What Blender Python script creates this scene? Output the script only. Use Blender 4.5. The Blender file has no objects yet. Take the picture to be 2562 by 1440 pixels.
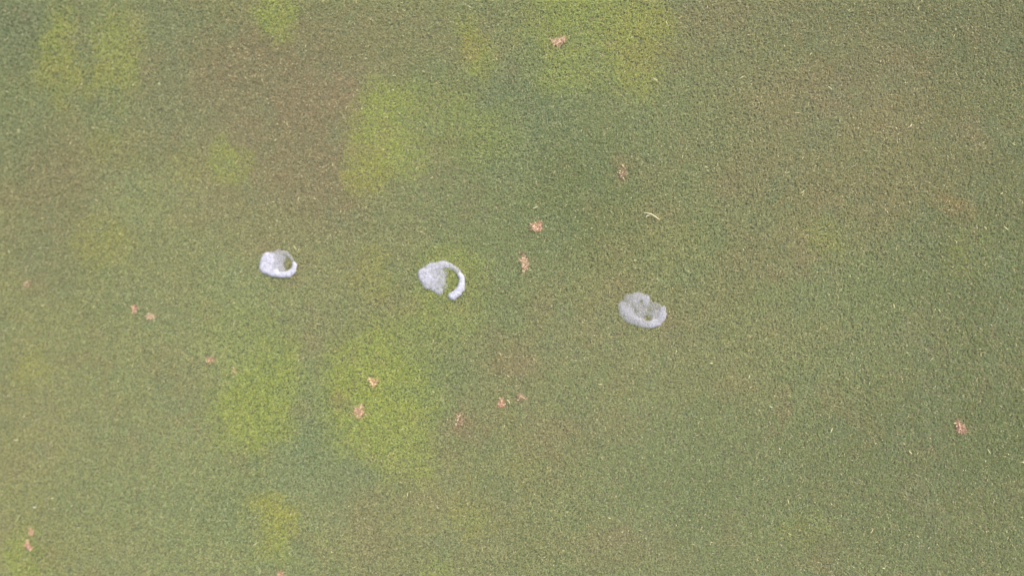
import bpy, math
import numpy as np
from mathutils import Vector, Matrix

S = bpy.context.scene
COL = S.collection
rng = np.random.default_rng(11)

# ------------------------------------------------------------------ camera
PW, PH = 2562.0, 1440.0
H = 1.62                                   # held at chest height, looking down
TILT = math.radians(5.5)
LENS = 32.0
cd = bpy.data.cameras.new('camera')
cam = bpy.data.objects.new('camera', cd)
COL.objects.link(cam)
S.camera = cam
cam.location = (0.0, 0.0, H)
cam.rotation_euler = (0.0, TILT, 0.0)      # axis leans to the left, so the left side lies farther off and softer
cd.lens = LENS
cd.sensor_width = 36.0
cd.clip_start = 0.05
cd.clip_end = 1000
cd.dof.use_dof = True
cd.dof.focus_distance = H * .972
cd.dof.aperture_fstop = .75

# ------------------------------------------------------------------ world and sun
SUN_EL, SUN_AZ = math.radians(56), math.radians(40)      # soft sun, high and to the upper right of the view
w = bpy.data.worlds.new('World'); S.world = w; w.use_nodes = True
nt = w.node_tree; nt.nodes.clear()
sky = nt.nodes.new('ShaderNodeTexSky'); sky.sky_type = 'NISHITA'; sky.sun_disc = False
sky.sun_elevation = SUN_EL; sky.sun_rotation = SUN_AZ
sky.air_density = 1.0; sky.dust_density = 4.0; sky.ozone_density = 1.0
bg = nt.nodes.new('ShaderNodeBackground'); bg.inputs['Strength'].default_value = 0.13
wo = nt.nodes.new('ShaderNodeOutputWorld')
nt.links.new(sky.outputs[0], bg.inputs[0]); nt.links.new(bg.outputs[0], wo.inputs[0])
sd = bpy.data.lights.new('sun', 'SUN'); sd.energy = 1.5; sd.angle = math.radians(14); sd.color = (1, .95, .87)
sun = bpy.data.objects.new('sun', sd); COL.objects.link(sun)
d = Vector((math.sin(SUN_AZ) * math.cos(SUN_EL), math.cos(SUN_AZ) * math.cos(SUN_EL), math.sin(SUN_EL)))
sun.rotation_euler = d.to_track_quat('Z', 'Y').to_euler(); sun.location = d * 5
S.view_settings.view_transform = 'Standard'; S.view_settings.look = 'None'
S.view_settings.gamma = 1; S.view_settings.use_curve_mapping = False
S.view_settings.exposure = 1.29

# ------------------------------------------------------------------ photo point <-> ground point
FP = LENS / 36.0 * PW
ct, st = math.cos(TILT), math.sin(TILT)
def ground(px, py):
    """ground point seen at a photo pixel"""
    x = (np.asarray(px, float) - PW / 2) / FP; y = -(np.asarray(py, float) - PH / 2) / FP
    dx = ct * x - st; dz = -st * x - ct        # rotate (x, y, -1) about Y
    t = -H / dz
    return dx * t, y * t
def photo(X, Y):
    cx = ct * X + st * H; cz = st * X - ct * H
    return PW / 2 + FP * cx / -cz, PH / 2 - FP * Y / -cz
PX = H / FP                                    # metres per photo pixel, about 0.7 mm

# ------------------------------------------------------------------ noise
def vnoise(x, y, seed, scale):
    """smooth value noise 0..1"""
    r = np.random.default_rng(seed); L = r.random((256, 256))
    x = x / scale + 1000.37; y = y / scale + 1000.71
    xi = np.floor(x).astype(int); yi = np.floor(y).astype(int)
    fx = x - xi; fy = y - yi
    fx = fx * fx * (3 - 2 * fx); fy = fy * fy * (3 - 2 * fy)
    a = L[xi % 256, yi % 256]; b = L[(xi + 1) % 256, yi % 256]
    c = L[xi % 256, (yi + 1) % 256]; e = L[(xi + 1) % 256, (yi + 1) % 256]
    return (a * (1 - fx) + b * fx) * (1 - fy) + (c * (1 - fx) + e * fx) * fy
def fbm(x, y, seed, scale, octv=3):
    s = 0; a = 1; t = 0
    for k in range(octv):
        ang = 0.6 + k
        xr = x * math.cos(ang) - y * math.sin(ang); yr = x * math.sin(ang) + y * math.cos(ang)
        s = s + a * vnoise(xr, yr, seed + k, scale / 2 ** k); t += a; a *= .55
    return s / t

def lin(r, g, b):
    c = np.array([r, g, b]) / 255.0
    return np.where(c <= .04045, c / 12.92, ((c + .055) / 1.055) ** 2.4)

# ------------------------------------------------------------------ how the turf is coloured (species patches, wear, painted-in haze and vignette)
# x, y, rx, ry in photo pixels, colour, strength, softness
YG, YL, OL = (158, 167, 89), (163, 163, 87), (152, 149, 99)
BR, BR2, RB = (144, 132, 102), (150, 140, 103), (158, 136, 106)
GR, DG, TE, LG = (131, 144, 99), (120, 130, 86), (127, 142, 106), (152, 159, 109)
ZONES = [
 # broad
 (130, 450, 170, 190, BR2, .55), (60, 60, 120, 90, TE, .5), (60, 330, 90, 100, TE, .5), (430, 290, 150, 110, TE, .45),
 (420, 70, 110, 70, TE, .4),
 (690, 190, 210, 130, BR, .5), (760, 360, 190, 160, BR, .5), (840, 470, 140, 120, BR, .5), (990, 90, 130, 90, BR2, .5),
 (560, 480, 130, 100, BR2, .4), (1270, 480, 230, 260, GR, .65), (1330, 260, 130, 130, TE, .5), (1480, 480, 150, 160, DG, .5),
 (640, 720, 150, 80, LG, .5), (1760, 330, 200, 240, GR, .35), (2350, 130, 260, 150, BR2, .6), (2080, 250, 220, 90, BR2, .6),
 (1960, 440, 160, 90, BR2, .4), (2520, 100, 90, 130, RB, .4), (2250, 390, 150, 120, OL, .55), (2330, 520, 130, 60, OL, .35),
 (2460, 620, 170, 300, DG, .7), (2380, 1150, 300, 240, DG, .75), (2150, 800, 200, 160, GR, .5), (1950, 640, 130, 60, BR2, .45),
 (2000, 900, 260, 150, OL, .25), (1560, 640, 150, 120, OL, .3), (1900, 1200, 300, 160, GR, .4), (800, 1170, 130, 90, TE, .7),
 (420, 940, 90, 90, BR2, .4), (200, 830, 140, 100, OL, .3), (330, 1210, 180, 130, GR, .45), (1270, 890, 80, 60, BR2, .3),
 (1450, 1080, 170, 50, BR2, .4), (1560, 1370, 170, 60, BR2, .45), (1180, 1050, 60, 60, BR2, .3), (820, 1000, 40, 90, TE, .5),
 (755, 1010, 40, 110, TE, .6), (300, 1010, 120, 100, GR, .4), (60, 1150, 90, 120, OL, .3), (1140, 1290, 110, 70, OL, .3),
 (1650, 1150, 160, 120, GR, .35), (2440, 1280, 110, 60, OL, .35), (1100, 1180, 90, 60, OL, .3), (2190, 500, 100, 60, BR2, .35),
 (2560, 500, 330, 900, DG, .5), (2100, 1300, 500, 300, (127, 134, 94), .4), (2300, 0, 500, 200, (128, 128, 94), .4), (0, 0, 200, 160, (128, 133, 104), .5),  # vignette put into the turf colour: darker right side and corners
 (400, 950, 600, 650, LG, .34), (60, 900, 220, 600, (154, 151, 103), .22), (140, 620, 110, 130, (132, 137, 97), .5), (140, 440, 110, 110, (141, 135, 99), .5), (2150, 380, 420, 200, BR2, .45), (690, 260, 260, 260, BR, .35),  # leading pair: hazy left-side light painted as paler turf
 # yellow-green patches of another grass
 (150, 140, 50, 108, YL, .65), (150, 95, 38, 56, YG, .35), (292, 130, 64, 108, YG, .72), (216, 170, 16, 110, TE, .45), (345, 85, 30, 60, OL, .5), (250, 200, 60, 45, YL, .4),
 (700, 35, 55, 66, YG, .85), (1183, 108, 40, 48, YL, .7), (1205, 150, 40, 40, YG, .5), (1500, 90, 180, 120, YG, .62),
 (1600, 110, 68, 115, YL, .6), (1400, 200, 70, 60, YG, .35), (1440, 20, 110, 50, YG, .45),
 (962, 320, 88, 110, YG, .85), (925, 425, 55, 60, YL, .65), (1000, 410, 50, 60, YG, .5), (1150, 320, 90, 90, YG, .35),
 (575, 400, 38, 52, YG, .65), (640, 1000, 95, 125, YG, .9), (690, 930, 60, 90, YG, .5), (600, 830, 100, 60, YG, .45), (540, 850, 110, 90, LG, .5),
 (950, 980, 138, 150, YG, 1.0), (900, 900, 75, 70, YG, .5), (1000, 1130, 80, 90, YG, .55), (862, 995, 28, 50, YL, .5), (1110, 790, 90, 70, YG, .4),
 (1120, 690, 85, 70, YG, .55), (684, 1300, 48, 68, YL, .85), (690, 1360, 40, 40, YG, .5), (60, 1395, 58, 75, YG, .75),
 (258, 600, 55, 70, YL, .45), (85, 925, 48, 45, YL, .45), (280, 360, 60, 40, YL, .25), (480, 430, 80, 40, YL, .25), (350, 480, 130, 60, LG, .4),
 (2000, 1320, 90, 40, YL, .2), (1190, 1300, 60, 50, YL, .35), (930, 690, 40, 60, YL, .4), (895, 680, 40, 40, OL, .4), (2420, 640, 60, 60, YL, .25),
 (1000, 230, 90, 50, YG, .3), (1250, 330, 60, 60, YG, .3), (1090, 1420, 50, 30, YG, .4), (2060, 590, 60, 40, YL, .35),
 # rusty thin spots
 (858, 232, 40, 45, RB, .55), (1165, 125, 18, 14, (170, 152, 92), .4), (1562, 432, 18, 30, RB, .7), (1545, 722, 40, 25, RB, .45),
 (1940, 700, 35, 20, RB, .55), (2005, 630, 25, 40, RB, .5), (1960, 1020, 18, 50, RB, .6), (770, 850, 30, 40, RB, .4), (2090, 268, 40, 25, RB, .55),
 (2230, 330, 50, 25, RB, .45), (2430, 330, 60, 50, RB, .45), (2380, 510, 60, 30, (160, 140, 92), .5), (1280, 915, 40, 20, RB, .45),
 (1160, 1060, 30, 35, RB, .6), (75, 700, 35, 40, RB, .35), (2330, 1140, 25, 14, RB, .5), (660, 620, 60, 35, RB, .35),
 (860, 990, 22, 30, RB, .6), (2300, 1150, 30, 18, RB, .3), (1230, 835, 35, 20, RB, .3), (1440, 1070, 40, 18, RB, .3), (215, 900, 60, 14, RB, .4),
 (1640, 545, 50, 30, RB, .35), (730, 700, 40, 25, RB, .3), (1140, 755, 40, 15, RB, .35), (430, 350, 40, 40, RB, .25),
]
def turf_colour(X, Y):
    px, py = photo(X, Y)
    # ragged edges: warp the plane before testing the zones
    wx = (fbm(X, Y, 50, .05) - .5) * 70 + (vnoise(X, Y, 54, .012) - .5) * 30
    wy = (fbm(X, Y, 60, .05) - .5) * 70 + (vnoise(X, Y, 64, .012) - .5) * 30
    c = np.tile(lin(142, 147, 101), (len(X), 1))
    def mix(c, col, f):
        return c * (1 - f[:, None]) + lin(*col)[None, :] * f[:, None]
    n1 = fbm(X, Y, 1, .22, 4); n2 = fbm(X, Y, 9, .12, 4); n3 = fbm(X, Y, 17, .045, 3); n4 = fbm(X, Y, 29, .05, 3)
    c = mix(c, BR2, np.clip((n1 - .5) * 2.2, 0, .6))
    c = mix(c, GR, np.clip((.5 - n1) * 2.2, 0, .6))
    c = mix(c, OL, np.clip((n2 - .54) * 2.2, 0, .5))
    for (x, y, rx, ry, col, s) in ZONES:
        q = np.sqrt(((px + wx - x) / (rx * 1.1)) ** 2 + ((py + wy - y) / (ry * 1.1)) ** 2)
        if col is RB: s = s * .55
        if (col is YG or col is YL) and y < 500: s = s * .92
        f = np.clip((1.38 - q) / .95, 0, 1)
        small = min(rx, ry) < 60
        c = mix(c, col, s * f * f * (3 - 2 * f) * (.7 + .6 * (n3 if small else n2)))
    c = mix(c, TE, np.clip((n3 - .58) * 1.7, 0, .32))
    c = mix(c, RB, np.clip((n4 - .62) * 1.3, 0, .17))
    return c

# ------------------------------------------------------------------ helpers for materials and objects
def new_mat(name):
    m = bpy.data.materials.new(name); m.use_nodes = True
    b = m.node_tree.nodes['Principled BSDF']
    return m, m.node_tree, b
def tag(o, label=None, cat=None, group=None, kind=None):
    if label: o['label'] = label
    if cat: o['category'] = cat
    if group: o['group'] = group
    if kind: o['kind'] = kind
def mesh_np(name, co, faces, mat, parent=None, col=None, attr=None, smooth=False):
    """co (n,3); faces (m,k) all with the same k"""
    me = bpy.data.meshes.new(name)
    k = faces.shape[1]
    me.vertices.add(len(co)); me.vertices.foreach_set('co', np.ascontiguousarray(co, dtype=np.float32).ravel())
    me.loops.add(faces.size); me.loops.foreach_set('vertex_index', np.ascontiguousarray(faces, dtype=np.int32).ravel())
    me.polygons.add(len(faces))
    me.polygons.foreach_set('loop_start', np.arange(0, faces.size, k, dtype=np.int32))
    me.polygons.foreach_set('loop_total', np.full(len(faces), k, dtype=np.int32))
    me.update(calc_edges=True); me.validate()
    if smooth: me.polygons.foreach_set('use_smooth', np.ones(len(faces), dtype=bool))
    if col is not None:
        a = me.color_attributes.new('tint', 'FLOAT_COLOR', 'POINT')
        a.data.foreach_set('color', np.concatenate([col, np.ones((len(col), 1))], 1).astype(np.float32).ravel())
    if attr is not None:
        a = me.attributes.new('cover', 'FLOAT', 'POINT'); a.data.foreach_set('value', attr.astype(np.float32))
    me.materials.append(mat)
    o = bpy.data.objects.new(name, me); COL.objects.link(o)
    if parent is not None: o.parent = parent
    return o

ALB = 0.84          # photo-referred colour -> surface reflectance
def tint_material(name, rough=.55, translucent=.0, gain=1.0):
    m, t, b = new_mat(name)
    a = t.nodes.new('ShaderNodeAttribute'); a.attribute_name = 'tint'
    t.links.new(a.outputs['Color'], b.inputs['Base Color'])
    b.inputs['Roughness'].default_value = rough
    b.inputs['Specular IOR Level'].default_value = .2
    if translucent:
        tr = t.nodes.new('ShaderNodeBsdfTranslucent'); t.links.new(a.outputs['Color'], tr.inputs['Color'])
        mx = t.nodes.new('ShaderNodeMixShader'); mx.inputs[0].default_value = translucent
        t.links.new(b.outputs[0], mx.inputs[1]); t.links.new(tr.outputs[0], mx.inputs[2])
        t.links.new(mx.outputs[0], t.nodes['Material Output'].inputs['Surface'])
    return m
M_blade = tint_material('grass blade', .5, .3)
M_straw = tint_material('dead straw', .8, .15)

# ------------------------------------------------------------------ ground: thatch and soil under the sward
m, t, b = new_mat('thatch and soil')
tc = t.nodes.new('ShaderNodeTexCoord')
n1 = t.nodes.new('ShaderNodeTexNoise'); n1.inputs['Scale'].default_value = 2.3; n1.inputs['Detail'].default_value = 8
n2 = t.nodes.new('ShaderNodeTexNoise'); n2.inputs['Scale'].default_value = 330; n2.inputs['Detail'].default_value = 4
r1 = t.nodes.new('ShaderNodeValToRGB'); r1.color_ramp.elements[0].color = (.10, .12, .055, 1); r1.color_ramp.elements[1].color = (.16, .15, .085, 1)
r1.color_ramp.elements[0].position = .35; r1.color_ramp.elements[1].position = .65
r2 = t.nodes.new('ShaderNodeValToRGB'); r2.color_ramp.elements[0].color = (.45, .45, .45, 1); r2.color_ramp.elements[1].color = (1.35, 1.35, 1.3, 1)
r2.color_ramp.elements[0].position = .35; r2.color_ramp.elements[1].position = .68
mu = t.nodes.new('ShaderNodeMix'); mu.data_type = 'RGBA'; mu.blend_type = 'MULTIPLY'; mu.inputs[0].default_value = 1
for n in (n1, n2): t.links.new(tc.outputs['Object'], n.inputs['Vector'])
t.links.new(n1.outputs['Fac'], r1.inputs[0]); t.links.new(n2.outputs['Fac'], r2.inputs[0])
t.links.new(r1.outputs[0], mu.inputs[6]); t.links.new(r2.outputs[0], mu.inputs[7])
t.links.new(mu.outputs[2], b.inputs['Base Color'])
bp = t.nodes.new('ShaderNodeBump'); bp.inputs['Strength'].default_value = .8; bp.inputs['Distance'].default_value = .003
t.links.new(n2.outputs['Fac'], bp.inputs['Height']); t.links.new(bp.outputs[0], b.inputs['Normal'])
b.inputs['Roughness'].default_value = .95
gx = np.concatenate([[-300, -60, -12, -4], np.linspace(-1.8, 1.8, 91), [4, 12, 60, 300]])
GX, GY = np.meshgrid(gx, gx, indexing='ij')
near = (np.abs(GX) < 3) & (np.abs(GY) < 3)
GZ = np.where(near, (fbm(GX.ravel(), GY.ravel(), 70, .5, 3).reshape(GX.shape) - .5) * .004, 0) - .002
n = len(gx)
idx = np.arange(n * n).reshape(n, n)
F = np.stack([idx[:-1, :-1], idx[1:, :-1], idx[1:, 1:], idx[:-1, 1:]], -1).reshape(-1, 4)
g = mesh_np('ground', np.stack([GX.ravel(), GY.ravel(), GZ.ravel()], 1), F, m, smooth=True)
tag(g, kind='structure')

# ------------------------------------------------------------------ pitch marks: where they are, their size, the label of each
# x, y, rx, ry (photo pixels), turn, vigour 0..1, colour, label
PK, TN, SL = (200, 156, 126), (198, 166, 128), (172, 138, 106)
MARKS = [
 (1399, 109, 20, 13, -25, 1.0, PK, 'bright salmon pitch mark inside the yellow-green patch at the top edge'),
 (1338, 571, 21, 15, 10, 1.0, (192, 140, 112), 'round reddish pitch mark, upper of two to the right of the middle foam patch'),
 (1310, 652, 13, 25, 10, 1.0, PK, 'tall salmon pitch mark, lower of two to the right of the middle foam patch'),
 (1563, 431, 11, 20, 0, .45, SL, 'faint rusty pitch mark on green turf above the pale straw stalk'),
 (338, 768, 9, 13, 20, .8, (196, 142, 120), 'small pink pitch mark, upper left of a close pair on the pale left turf'),
 (374, 792, 9, 14, -5, 1.0, (208, 172, 138), 'small buff pitch mark, lower right of a close pair on the pale left turf'),
 (524, 901, 7, 14, -18, .9, (200, 154, 120), 'narrow tan pitch mark at the upper left rim of the left yellow-green patch'),
 (589, 926, 5, 9, 15, .6, (196, 170, 118), 'tiny tan pitch mark just inside the top of the left yellow-green patch'),
 (932, 956, 8, 15, 0, 1.0, (214, 168, 122), 'bright buff pitch mark in the middle of the largest yellow-green patch'),
 (896, 1032, 12, 19, 8, .95, (206, 158, 126), 'pinkish pitch mark low in the largest yellow-green patch'),
 (1257, 1013, 13, 14, 0, .9, (196, 142, 112), 'salmon pitch mark with a straw beside it, left of a pair below centre'),
 (1303, 993, 10, 14, 20, .65, (186, 146, 116), 'faint tan pitch mark, right one of a pair below centre'),
 (1155, 1050, 13, 21, 10, .4, SL, 'dull brown pitch mark right of the largest yellow-green patch'),
 (2398, 1066, 17, 17, 0, .8, (186, 132, 112), 'reddish pitch mark alone on dark green turf near the right edge'),
 (82, 1334, 8, 14, -10, .85, (200, 150, 116), 'upper tan half of the double scar in the yellow-green corner patch'),
 (69, 1358, 8, 16, 10, .9, (204, 140, 122), 'lower pink half of the double scar in the yellow-green corner patch'),
 (70, 711, 8, 9, 0, .55, (186, 150, 118), 'very faint blurred tan pitch mark near the left edge'),
 (703, 1433, 11, 9, 0, .8, (196, 148, 116), 'tan pitch mark cut by the bottom edge below the small yellow patch'),
]
def mark_mask(X, Y):
    f = np.zeros(len(X))
    for (x, y, rx, ry, a, v, col, lab) in MARKS:
        cx, cy = ground(x, y); a = math.radians(a)
        dx, dy = X - cx, Y - cy
        u = (dx * math.cos(a) + dy * math.sin(a)) / (rx * PX); vv = (-dx * math.sin(a) + dy * math.cos(a)) / (ry * PX)
        q = np.sqrt(u * u + vv * vv)
        q *= 1.3; near = q < 2.5
        if near.any():
            q2 = q[near] + (vnoise(X[near], Y[near], 80, .005) - .5) * .9
            f[near] = np.maximum(f[near], v * np.clip((1.2 - q2) / .5, 0, 1))
    return f

# ------------------------------------------------------------------ blades
def blades(X, Y, col, length, width, lean, zbase=0.0, dirn=None, flat=0.0):
    """kite shaped blades, two bent triangles each, mown short and leaning every way"""
    N = len(X)
    a = rng.random(N) * 2 * math.pi if dirn is None else dirn
    dx, dy = np.cos(a), np.sin(a)
    wx, wy = -dy, dx
    l = length; m_ = .5 + .15 * rng.random(N)
    up = np.cos(lean); ou = np.sin(lean)
    z0 = zbase + np.zeros(N)
    mx = X + dx * ou * l * m_; my = Y + dy * ou * l * m_; mz = z0 + up * l * m_
    lean2 = np.minimum(lean + .25 + .6 * rng.random(N), 1.75)
    r = l * (1 - m_)
    tx = mx + dx * np.sin(lean2) * r; ty = my + dy * np.sin(lean2) * r; tz = np.maximum(mz + np.cos(lean2) * r, .0003)
    tw = (rng.random(N) - .5) * .9                     # roll about its length
    hw = width / 2
    co = np.empty((N, 4, 3))
    co[:, 0] = np.stack([X, Y, z0 - .0005], 1)
    co[:, 1] = np.stack([mx - wx * hw * np.cos(tw), my - wy * hw * np.cos(tw), mz - np.sin(tw) * hw], 1)
    co[:, 2] = np.stack([tx, ty, tz], 1)
    co[:, 3] = np.stack([mx + wx * hw * np.cos(tw), my + wy * hw * np.cos(tw), mz + np.sin(tw) * hw], 1)
    i = np.arange(N)[:, None] * 4
    F = np.concatenate([i + np.array([[0, 3, 1]]), i + np.array([[1, 3, 2]])], 0)
    return co.reshape(-1, 3), F, np.repeat(col, 4, 0)

def sward(name, N, x0, x1, y0, y1, hole, k, label):
    X = rng.uniform(x0, x1, N); Y = rng.uniform(y0, y1, N)
    if hole:
        keep = ~((X > hole[0]) & (X < hole[1]) & (Y > hole[2]) & (Y < hole[3])); X, Y = X[keep], Y[keep]
    keep = rng.random(len(X)) > mark_mask(X, Y) * .62; X, Y = X[keep], Y[keep]
    dens = vnoise(X, Y, 90, .006) * .6 + vnoise(X, Y, 91, .0035) * .4      # small thin spots where the thatch shows
    keep = rng.random(len(X)) < np.clip(.72 + dens * .55, 0, 1); X, Y, dens = X[keep], Y[keep], dens[keep]
    N = len(X)
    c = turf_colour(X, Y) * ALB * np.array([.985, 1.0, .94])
    lush = np.clip((c[:, 1] - c[:, 2]) / c[:, 1] * 2.6 - 1.25, 0, 1)          # the yellow-green grass is denser and more even
    dry = np.clip((c[:, 0] / c[:, 1] - .98) * 6, 0, 1)                       # worn brown turf has more dead blades
    v = np.exp(rng.normal(0, 1, N) * (.14 - .04 * lush)) * (.95 + .10 * vnoise(X, Y, 93, .01))
    c = c * v[:, None]
    hue = rng.normal(0, .07, N)
    c = c * np.stack([1 + hue, np.ones(N), 1 - hue * .5], 1)
    s = rng.random(N)
    straw = s < .03 + .03 * dry - .015 * lush
    c[straw] = lin(192, 182, 138) * ALB * rng.uniform(.8, 1.25, straw.sum())[:, None]
    brown = (s > .06) & (s < .09 + .12 * dry - .03 * lush)
    c[brown] = c[brown] * .35 + lin(150, 124, 96) * ALB * .6
    length = rng.uniform(.0034, .0066, N) * k
    width = rng.uniform(.00085, .0013, N) * k
    lean = np.clip(rng.normal(1.13, .2, N), .35, 1.45)
    nap = vnoise(X, Y, 95, .018) * 4 * math.pi
    dirn = nap + rng.normal(0, 2.2, N)
    co, F, col = blades(X, Y, c, length, width, lean, dirn=dirn)
    o = mesh_np(name, co, F, M_blade, col=np.clip(col, 0, .9))
    tag(o, label, 'grass', kind='stuff')
    return o
IN = (-1.24, .88, -.64, .64)
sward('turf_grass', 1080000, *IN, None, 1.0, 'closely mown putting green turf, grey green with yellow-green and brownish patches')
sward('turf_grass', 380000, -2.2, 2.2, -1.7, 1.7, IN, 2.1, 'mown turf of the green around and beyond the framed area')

# ------------------------------------------------------------------ the pitch marks themselves: bare crumbly soil under dead straw-pink blades
m_s, t, b = new_mat('dry pink soil')
a = t.nodes.new('ShaderNodeAttribute'); a.attribute_name = 'tint'
n2 = t.nodes.new('ShaderNodeTexNoise'); n2.inputs['Scale'].default_value = 600
tc = t.nodes.new('ShaderNodeTexCoord'); t.links.new(tc.outputs['Object'], n2.inputs['Vector'])
bp = t.nodes.new('ShaderNodeBump'); bp.inputs['Distance'].default_value = .001; t.links.new(n2.outputs['Fac'], bp.inputs['Height'])
t.links.new(bp.outputs[0], b.inputs['Normal']); t.links.new(a.outputs['Color'], b.inputs['Base Color']); b.inputs['Roughness'].default_value = 1
for i, (x, y, rx, ry, ang, v, col, lab) in enumerate(MARKS):
    rx *= .72; ry *= .76
    col = tuple(.72 * p + .28 * q for p, q in zip(col, (165, 156, 122)))
    cx, cy = ground(x, y); cx, cy = float(cx), float(cy); a = math.radians(ang)
    e = bpy.data.objects.new('pitch_mark', None); COL.objects.link(e); e.location = (cx, cy, 0); e.empty_display_size = .01
    tag(e, lab, 'pitch mark', 'pitch marks scarring the turf')
    RX, RY = rx * PX, ry * PX
    # crumbly shallow soil heap with an uneven outline
    K, R_ = 28, 7
    th = np.linspace(0, 2 * math.pi, K, endpoint=False)
    P = [(0, 0, .0022)]
    for r in range(1, R_ + 1):
        f = r / R_
        wob = 1 + .22 * np.sin(2 * th + i) + .14 * np.sin(3 * th + 2.3 * i) + .10 * rng.normal(size=K)
        xx = np.cos(th) * RX * f * wob * .62; yy = np.sin(th) * RY * f * wob * .62
        zz = .0018 * (1 - f ** 2) - .0014 * f ** 4 + rng.normal(0, .0005, K) * (r < R_)
        for q in range(K): P.append((xx[q] * math.cos(a) - yy[q] * math.sin(a), xx[q] * math.sin(a) + yy[q] * math.cos(a), zz[q]))
    P = np.array(P); T = []
    for q in range(K): T.append((0, 1 + q, 1 + (q + 1) % K))
    for r in range(R_ - 1):
        for q in range(K):
            A = 1 + r * K + q; B = 1 + r * K + (q + 1) % K
            T.append((A, A + K, B + K)); T.append((A, B + K, B))
    tint = lin(*col) * ALB * .55
    cc = tint[None, :] * np.exp(rng.normal(0, .22, len(P)))[:, None]
    mesh_np('bare_soil', P, np.array(T), m_s, e, col=cc)
    # dead blades, matted over it
    nb = int(rx * ry * 2.0 * v) + 8
    r = np.abs(rng.normal(0, .62, nb)) + .15 * rng.random(nb); q = rng.random(nb) * 2 * math.pi
    ux, uy = np.cos(q) * r * RX * .6, np.sin(q) * r * RY * .6
    nc_ = int(rng.integers(2, 5)); kx = rng.normal(0, .42, nc_) * RX; ky = rng.normal(0, .42, nc_) * RY      # a few uneven clumps
    w_ = rng.integers(0, nc_, nb); ux = ux + kx[w_]; uy = uy + ky[w_]
    X = ux * math.cos(a) - uy * math.sin(a); Y = ux * math.sin(a) + uy * math.cos(a)
    # a ragged tail to one side
    lobe = rng.random(nb) < .28
    ta = {0: .6, 2: -1.5, 13: 1.9, 3: 1.5}.get(i, rng.uniform(0, 2 * math.pi)); tl = max(RX, RY) * rng.uniform(.2, 1.35, nb)
    X = np.where(lobe, X * .4 + math.cos(ta) * tl, X); Y = np.where(lobe, Y * .4 + math.sin(ta) * tl, Y)
    c = lin(*col)[None, :] * ALB * (.62 + .20 * v) * rng.uniform(.92, 1.08) * np.array([.96, 1.03, 1.03]) * np.exp(rng.normal(0, .3, nb))[:, None]
    pale = rng.random(nb) < .12; c[pale] = lin(228, 206, 170) * ALB
    co, F, cl = blades(X, Y, c, rng.uniform(.003, .008, nb), rng.uniform(.0009, .0016, nb), np.clip(rng.normal(1.2, .2, nb), .6, 1.5) * (.8 + .2 * v), zbase=.0014)
    o = mesh_np('dead_blades', co, F, M_straw, e, col=np.clip(cl, 0, .9)); o['kind'] = 'stuff'

# ------------------------------------------------------------------ foam patches
m_f, t, b = new_mat('white foam')
b.inputs['Base Color'].default_value = (.385, .38, .422, 1); b.inputs['Roughness'].default_value = .6
tc = t.nodes.new('ShaderNodeTexCoord')
nz = t.nodes.new('ShaderNodeTexVoronoi'); nz.inputs['Scale'].default_value = 700
bp = t.nodes.new('ShaderNodeBump'); bp.inputs['Strength'].default_value = .5; bp.inputs['Distance'].default_value = .0008
t.links.new(tc.outputs['Object'], nz.inputs['Vector']); t.links.new(nz.outputs['Distance'], bp.inputs['Height']); t.links.new(bp.outputs[0], b.inputs['Normal'])
at = t.nodes.new('ShaderNodeAttribute'); at.attribute_name = 'cover'
tr = t.nodes.new('ShaderNodeBsdfTransparent'); mx = t.nodes.new('ShaderNodeMixShader')
t.links.new(at.outputs['Fac'], mx.inputs[0]); t.links.new(tr.outputs[0], mx.inputs[1]); t.links.new(b.outputs[0], mx.inputs[2])
t.links.new(mx.outputs[0], t.nodes['Material Output'].inputs['Surface'])

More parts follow.
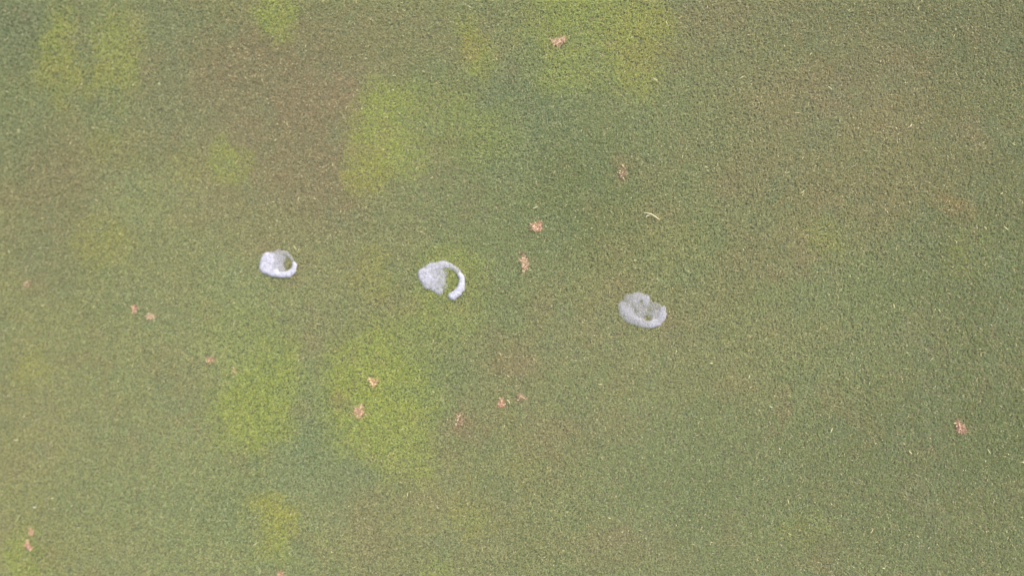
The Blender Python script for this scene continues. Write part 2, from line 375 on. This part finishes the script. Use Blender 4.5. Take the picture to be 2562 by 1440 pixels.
# strokes: points (x, y, r) in ninths of a photo pixel from the given corner, and how thick the foam is
FOAMS = [
 ((600, 580), 'smallest, whitest foam patch, solid with a bright curled rim, leftmost of the three', [
   ([(650, 620, 165), (620, 720, 150)], .93), ([(720, 560, 125), (700, 790, 140)], .8), ([(790, 640, 130), (790, 760, 130)], .7), ([(760, 560, 120), (800, 760, 150)], .72), ([(890, 600, 165), (910, 790, 165)], .5),
   ([(830, 510, 85), (890, 440, 50)], .4), ([(800, 590, 140), (850, 790, 150)], .6), ([(570, 800, 110), (720, 890, 100), (830, 925, 90)], .95),
   ([(800, 925, 75), (970, 960, 70), (1120, 940, 72), (1220, 850, 68), (1242, 730, 52)], 1.15), ([(1215, 660, 36), (1145, 550, 46), (1050, 480, 50), (960, 460, 45)], .42), ([(1000, 640, 110), (990, 800, 90)], .28)],
   [(1085, 720, 95, 150)], 0),
 ((1000, 620), 'middle foam patch, a greyish sheet and a bright crescent around green grass', [
   ([(555, 560, 140), (630, 690, 150)], .82), ([(690, 500, 160), (750, 700, 185)], .72), ([(850, 520, 175), (890, 740, 175)], .56),
   ([(760, 850, 130), (890, 950, 110)], .62), ([(900, 960, 90), (940, 1000, 60)], .42), ([(520, 680, 90), (640, 830, 110)], .7), ([(1010, 560, 95), (1020, 860, 85)], .3), ([(700, 430, 100), (900, 385, 95), (1000, 365, 90), (1090, 390, 60)], .74),
   ([(1090, 370, 50), (1240, 450, 60), (1340, 540, 60)], .58), ([(1370, 600, 60), (1415, 730, 72), (1390, 880, 85), (1310, 1010, 95), (1200, 1090, 88)], 1.2)],
   [(1175, 760, 120, 250)], 1),
 ((1500, 700), 'grey thin foam patch with small holes and no bright crescent, rightmost of the three', [
   ([(570, 600, 160), (620, 720, 185)], 0.54), ([(700, 460, 170), (860, 450, 205)], 0.45), ([(1020, 430, 120), (1040, 520, 100)], 0.56),
   ([(760, 660, 220), (900, 760, 220)], 0.44), ([(640, 840, 120), (900, 940, 115), (1120, 1000, 95), (1310, 940, 110), (1410, 850, 95)], 0.62),
   ([(1430, 640, 75), (1420, 780, 90)], 0.59), ([(1130, 740, 200), (1290, 780, 170)], 0.40), ([(1120, 560, 110), (1300, 600, 110)], 0.29)],
   [(1080, 860, 90, 70), (935, 505, 45, 45), (820, 700, 45, 40), (1110, 650, 55, 35), (1270, 440, 110, 80)], 0),
]
FR = .00062
for i, ((ox, oy), lab, strokes, holes, _) in enumerate(FOAMS):
    cpx, cpy = ox + 95, oy + 80
    cx, cy = ground(cpx, cpy); cx, cy = float(cx), float(cy)
    half = .062
    g1 = np.arange(-half, half, FR); A, B = np.meshgrid(g1, g1, indexing='ij'); sh = A.shape
    px, py = photo(A.ravel() + cx, B.ravel() + cy)
    u = (px - ox) * 9; v = (py - oy) * 9
    X0, Y0 = A.ravel(), B.ravel()
    u = u + (fbm(X0, Y0, 200 + i, .009) - .5) * 60; v = v + (fbm(X0, Y0, 210 + i, .009) - .5) * 60
    th = np.zeros(len(u))
    for pts, h in strokes:
        best = np.full(len(u), 9.)
        for (x1, y1, r1), (x2, y2, r2) in zip(pts[:-1], pts[1:]):
            L2 = (x2 - x1) ** 2 + (y2 - y1) ** 2
            s = np.clip(((u - x1) * (x2 - x1) + (v - y1) * (y2 - y1)) / L2, 0, 1)
            q = np.hypot(u - x1 - s * (x2 - x1), v - y1 - s * (y2 - y1)) / (r1 + s * (r2 - r1))
            best = np.minimum(best, q)
        soft = .38 if h > .9 else .6
        e = np.clip((1.22 - best) / soft, 0, 1)
        th = np.maximum(th, h * e * e * (3 - 2 * e))
    for (x, y, rx, ry) in holes:
        q = np.hypot((u - x) / rx, (v - y) / ry); e = np.clip((1.2 - q) / .5, 0, 1)
        rim = np.clip((th - 1.0) / .1, 0, 1)
        th = th * (1 - (.95 if i == 1 else .5 if rx < 60 else .7) * e * (1 - rim))
    sm = th.reshape(sh)
    for _k in range(3): sm = (sm + np.roll(sm, 3, 0) + np.roll(sm, -3, 0) + np.roll(sm, 3, 1) + np.roll(sm, -3, 1)) / 5
    sm = sm.ravel()
    lump = fbm(X0, Y0, 220 + i, .004, 3)
    th = th * (.70 + .56 * lump) if i < 2 else th * (.42 + .92 * fbm(X0, Y0, 240, .011, 3))
    grain = vnoise(X0, Y0, 230 + i, .0016)
    z = .0013 + .0056 * np.clip(sm, 0, 1.25) + (grain - .5) * .0004 * np.clip(th * 2, 0, 1) + (lump - .5) * .0008 * np.clip(th, 0, 1)
    cover = np.clip((th - .06) * 1.04, 0, .95) * (.88 + .35 * (grain - .5))
    keep = (th > .06).reshape(sh)
    kf = keep[:-1, :-1] & keep[1:, :-1] & keep[1:, 1:] & keep[:-1, 1:]
    idx = np.arange(A.size).reshape(sh)
    F = np.stack([idx[:-1, :-1], idx[1:, :-1], idx[1:, 1:], idx[:-1, 1:]], -1)[kf]
    used = np.unique(F); rm = np.full(A.size, -1); rm[used] = np.arange(len(used))
    o = mesh_np('foam_patch', np.stack([X0, Y0, z], 1)[used], rm[F], m_f, attr=np.clip(cover, 0, 1)[used], smooth=True)
    o.location = (cx, cy, 0)
    tag(o, lab, 'foam patch', 'foam patches in a row across the turf')

# ------------------------------------------------------------------ mower clippings strewn over the sward
nc = 620
X = rng.uniform(*IN[:2], nc); Y = rng.uniform(*IN[2:], nc)
c = lin(206, 200, 152)[None, :] * .8 * rng.uniform(.7, 1.25, nc)[:, None] * np.array([1, 1, .95])
co, F, cl = blades(X, Y, c, rng.uniform(.003, .0085, nc) * rng.choice([1, 1, 1.5], nc), rng.uniform(.0009, .0016, nc), rng.uniform(1.35, 1.55, nc), zbase=.0042)
o = mesh_np('grass_clippings', co, F, M_straw, col=np.clip(cl, 0, .9))
tag(o, 'tiny pale mower clippings strewn all over the turf', 'clippings', kind='stuff')

# ------------------------------------------------------------------ loose straw stalks and clippings
def stalk(pts, wid, col, lab, seed, cat='straw'):
    """a tube swept along photo points, thin and slightly kinked, lying on the blade tips"""
    P = [Vector((*map(float, ground(x, y)), z)) for x, y, z in pts]
    Q = []
    for a, b_ in zip(P[:-1], P[1:]):
        for s in range(4): Q.append(a.lerp(b_, s / 4))
    Q.append(P[-1]); base = Q[0].copy(); base.z = 0
    co = []; n = 6
    for k, p in enumerate(Q):
        dn = (Q[min(k + 1, len(Q) - 1)] - Q[max(k - 1, 0)]).normalized()
        s1 = dn.cross(Vector((0, 0, 1))).normalized(); s2 = s1.cross(dn)
        r = wid * (.35 + .65 * math.sin(math.pi * min(max((k + .6) / (len(Q) + .2), 0), 1)) ** .5)
        for j in range(n):
            t_ = 2 * math.pi * j / n
            co.append(p - base + s1 * math.cos(t_) * r + s2 * math.sin(t_) * r * .6)
    F = []
    for k in range(len(Q) - 1):
        for j in range(n): F.append((k * n + j, k * n + (j + 1) % n, (k + 1) * n + (j + 1) % n, (k + 1) * n + j))
    co = np.array([list(c) for c in co]); cl = np.tile(lin(*col) * .85, (len(co), 1)) * np.random.default_rng(seed).uniform(.85, 1.1, (len(co), 1))
    o = mesh_np('straw_stalk', co, np.array(F), M_straw, col=np.clip(cl, 0, .9), smooth=True)
    o.location = base
    tag(o, lab, cat, 'loose straws lying on the turf')
stalk([(1611, 533, .005), (1619, 533.5, .007), (1628, 536, .0085), (1638, 542, .009), (1647, 548, .0075), (1650, 550, .006)], .00085, (222, 212, 172),
      'longest cream straw stalk, bent in the middle, above the rightmost foam patch', 1)
stalk([(1616, 545, .006), (1617.5, 541, .0075), (1624, 539, .007)], .0009, (212, 200, 160), 'short buff straw stub tucked under the longest straw stalk', 2)
stalk([(42, 1307, .006), (48, 1299, .0085), (56, 1284, .007)], .0007, (186, 188, 132), 'thin yellowish straw leaning diagonally above the double scar near the lower left corner', 3)
stalk([(2268, 322, .006), (2274, 318, .0085), (2279, 312, .006)], .0009, (206, 194, 156), 'short pale straw on the brownish turf near the upper right', 4)
stalk([(1269, 998, .006), (1275, 1002, .0085), (1276, 1008, .006)], .0008, (226, 208, 160), 'little hooked straw beside the salmon pitch mark below centre', 5)
stalk([(2070, 218, .006), (2074, 222, .008), (2079, 226, .006)], .0009, (196, 196, 156), 'stubby pale clipping at the upper edge of the brownish turf on the right', 6)
stalk([(1634, 198, .006), (1638, 201, .0085), (1644, 203, .006)], .0008, (220, 212, 160), 'tiny cream straw at the lower right rim of the top yellow-green patch', 7)
stalk([(1923, 1013.5, .006), (1926, 1016, .0085), (1931, 1016.5, .006)], .0007, (214, 212, 170), 'tiny cream straw on plain turf below the rightmost foam patch', 8)
stalk([(88, 1266, .007), (92, 1265.5, .009), (96, 1266, .007)], .0010, (214, 210, 190), 'whitish blunt speck of straw near the lower left corner', 9)
